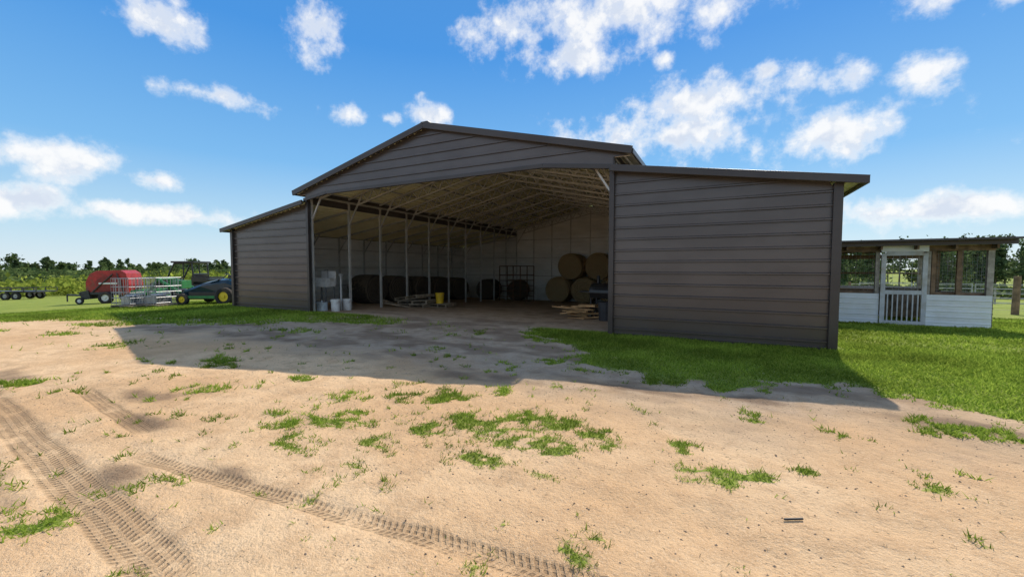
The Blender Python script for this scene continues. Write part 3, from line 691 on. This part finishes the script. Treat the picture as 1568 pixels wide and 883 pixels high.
# ------------------------------------------------------------ sky, sun, camera
sd=Vector((.16,1.09,1.0)).normalized(); el=math.asin(sd.z); az=math.atan2(sd.x,sd.y)
w=bpy.data.worlds.new('World'); sc.world=w; w.use_nodes=True; t=NT(w.node_tree); bg=w.node_tree.nodes['Background']
sky=t.new('ShaderNodeTexSky',sky_type='NISHITA'); sky.sun_disc=False; sky.sun_elevation=el; sky.sun_rotation=az; sky.air_density=1.0; sky.dust_density=.2; sky.ozone_density=2.5
dr=t.new('ShaderNodeTexCoord').outputs['Generated']; sp=t.new('ShaderNodeSeparateXYZ'); t.L.new(dr,sp.inputs[0])
rp=t.new('ShaderNodeValToRGB'); t.L.new(t.m('MULTIPLY',sp.outputs[2],1.0,clamp=True),rp.inputs[0])
cr=rp.color_ramp; st=[(0,(.74,.86,.94)),(.08,(.52,.76,.93)),(.22,(.21,.52,.91)),(.45,(.065,.32,.81)),(.7,(.07,.28,.70)),(1,(.07,.24,.6))]
cr.elements[0].position=0; cr.elements[0].color=(*st[0][1],1); cr.elements[1].position=1; cr.elements[1].color=(*st[-1][1],1)
for p_,c_ in st[1:-1]:
    e_=cr.elements.new(p_); e_.color=(*c_,1)
sc10=t.new('ShaderNodeVectorMath',operation='SCALE'); t.L.new(rp.outputs[0],sc10.inputs[0]); sc10.inputs['Scale'].default_value=7.5
base=t.mix(.9,sky.outputs[0],sc10.outputs[0])
azn=t.m('MULTIPLY',t.m('ARCTAN2',sp.outputs[0],sp.outputs[1]),57.2958); eln=t.m('MULTIPLY',t.m('ARCSINE',sp.outputs[2]),57.2958)
ae=t.new('ShaderNodeCombineXYZ'); t.L.new(azn,ae.inputs[0]); t.L.new(eln,ae.inputs[1])
CL=[(-66.8,23.9,3.2,1.9),(-52.5,27.1,2.9,2.3),(-62.4,18.6,5.0,1.1),(-76.2,10.2,4.8,1.7),(-67.8,9.1,2.2,1.0),(-77.5,6.1,3.6,1.2),(-67.0,5.6,8,1.1),(-49.2,18.8,2.7,1.4),(-38.7,19.6,2.5,1.5),(-43.5,18.9,1.5,.9),
(-12,30.5,16,4.0),(-29,30.2,5.0,2.8),(-18.8,26.3,7.5,2.3),(-2.1,19.9,10,2.8),(-9,16.3,16,3.1),(11,14.4,4.8,2.7),(11.6,19.7,2.3,1.7),(17.7,18.4,2.6,1.7),(4.3,21.8,1.6,1.1),(18.8,24.2,3.4,1.4),(22.8,22.8,2.2,1.3),(19.7,5.6,9,1.5),(-7,25,1.3,1),
(60,25,22,18),(-125,32,26,22),(150,35,50,26),(-160,30,26,20),(100,60,60,18)]  # this row: unseen clouds added behind and overhead as neutral shadow fill
n1=t.noise(dr,13,7,.62)
cmb=t.new('ShaderNodeVectorMath',operation='ADD'); t.L.new(dr,cmb.inputs[0]); cmb.inputs[1].default_value=(.003,.011,.024)
n2=t.noise(cmb.outputs[0],13,3,.6)
V=None
for (a0,e0,wa,we) in CL:
    vm=t.new('ShaderNodeVectorMath',operation='MULTIPLY_ADD'); t.L.new(ae.outputs[0],vm.inputs[0]); vm.inputs[1].default_value=(1/wa,1/we,0); vm.inputs[2].default_value=(-a0/wa,-e0/we,0)
    ln=t.new('ShaderNodeVectorMath',operation='LENGTH'); t.L.new(vm.outputs[0],ln.inputs[0]); v=ln.outputs['Value']
    V=v if V is None else t.m('MINIMUM',V,v)
V=t.m('SUBTRACT',1.0,t.m('MINIMUM',V,2.2))
D=t.m('ADD',V,t.m('MULTIPLY',t.m('SUBTRACT',n1,.5),4.2))
al=t.ss(D,-.3,.95); 
lit=t.ss(t.m('SUBTRACT',n1,n2),-.13,.09)
cc=t.mix(t.m('MAXIMUM',lit,t.ss(D,.9,.3)),(5.4,5.9,6.8),(7.7,7.7,7.7))
out=t.mix(t.m('MULTIPLY',al,.94),base,cc)
t.L.new(out,bg.inputs[0]); bg.inputs[1].default_value=.13
s=bpy.data.lights.new('sun','SUN'); s.energy=4.5; s.angle=math.radians(.5); s.color=(1,.92,.80)
so=bpy.data.objects.new('sun',s); C.objects.link(so); so.rotation_euler=sd.to_track_quat('Z','Y').to_euler()
cam=bpy.data.cameras.new('camera'); co=bpy.data.objects.new('camera',cam); C.objects.link(co); co.location=(0,0,1.385)
cam.sensor_width=36; cam.lens=14.37; cam.clip_end=5000; cam.clip_start=.05
co.rotation_euler=(math.radians(90-2.88),0,math.radians(27.07)); sc.camera=co
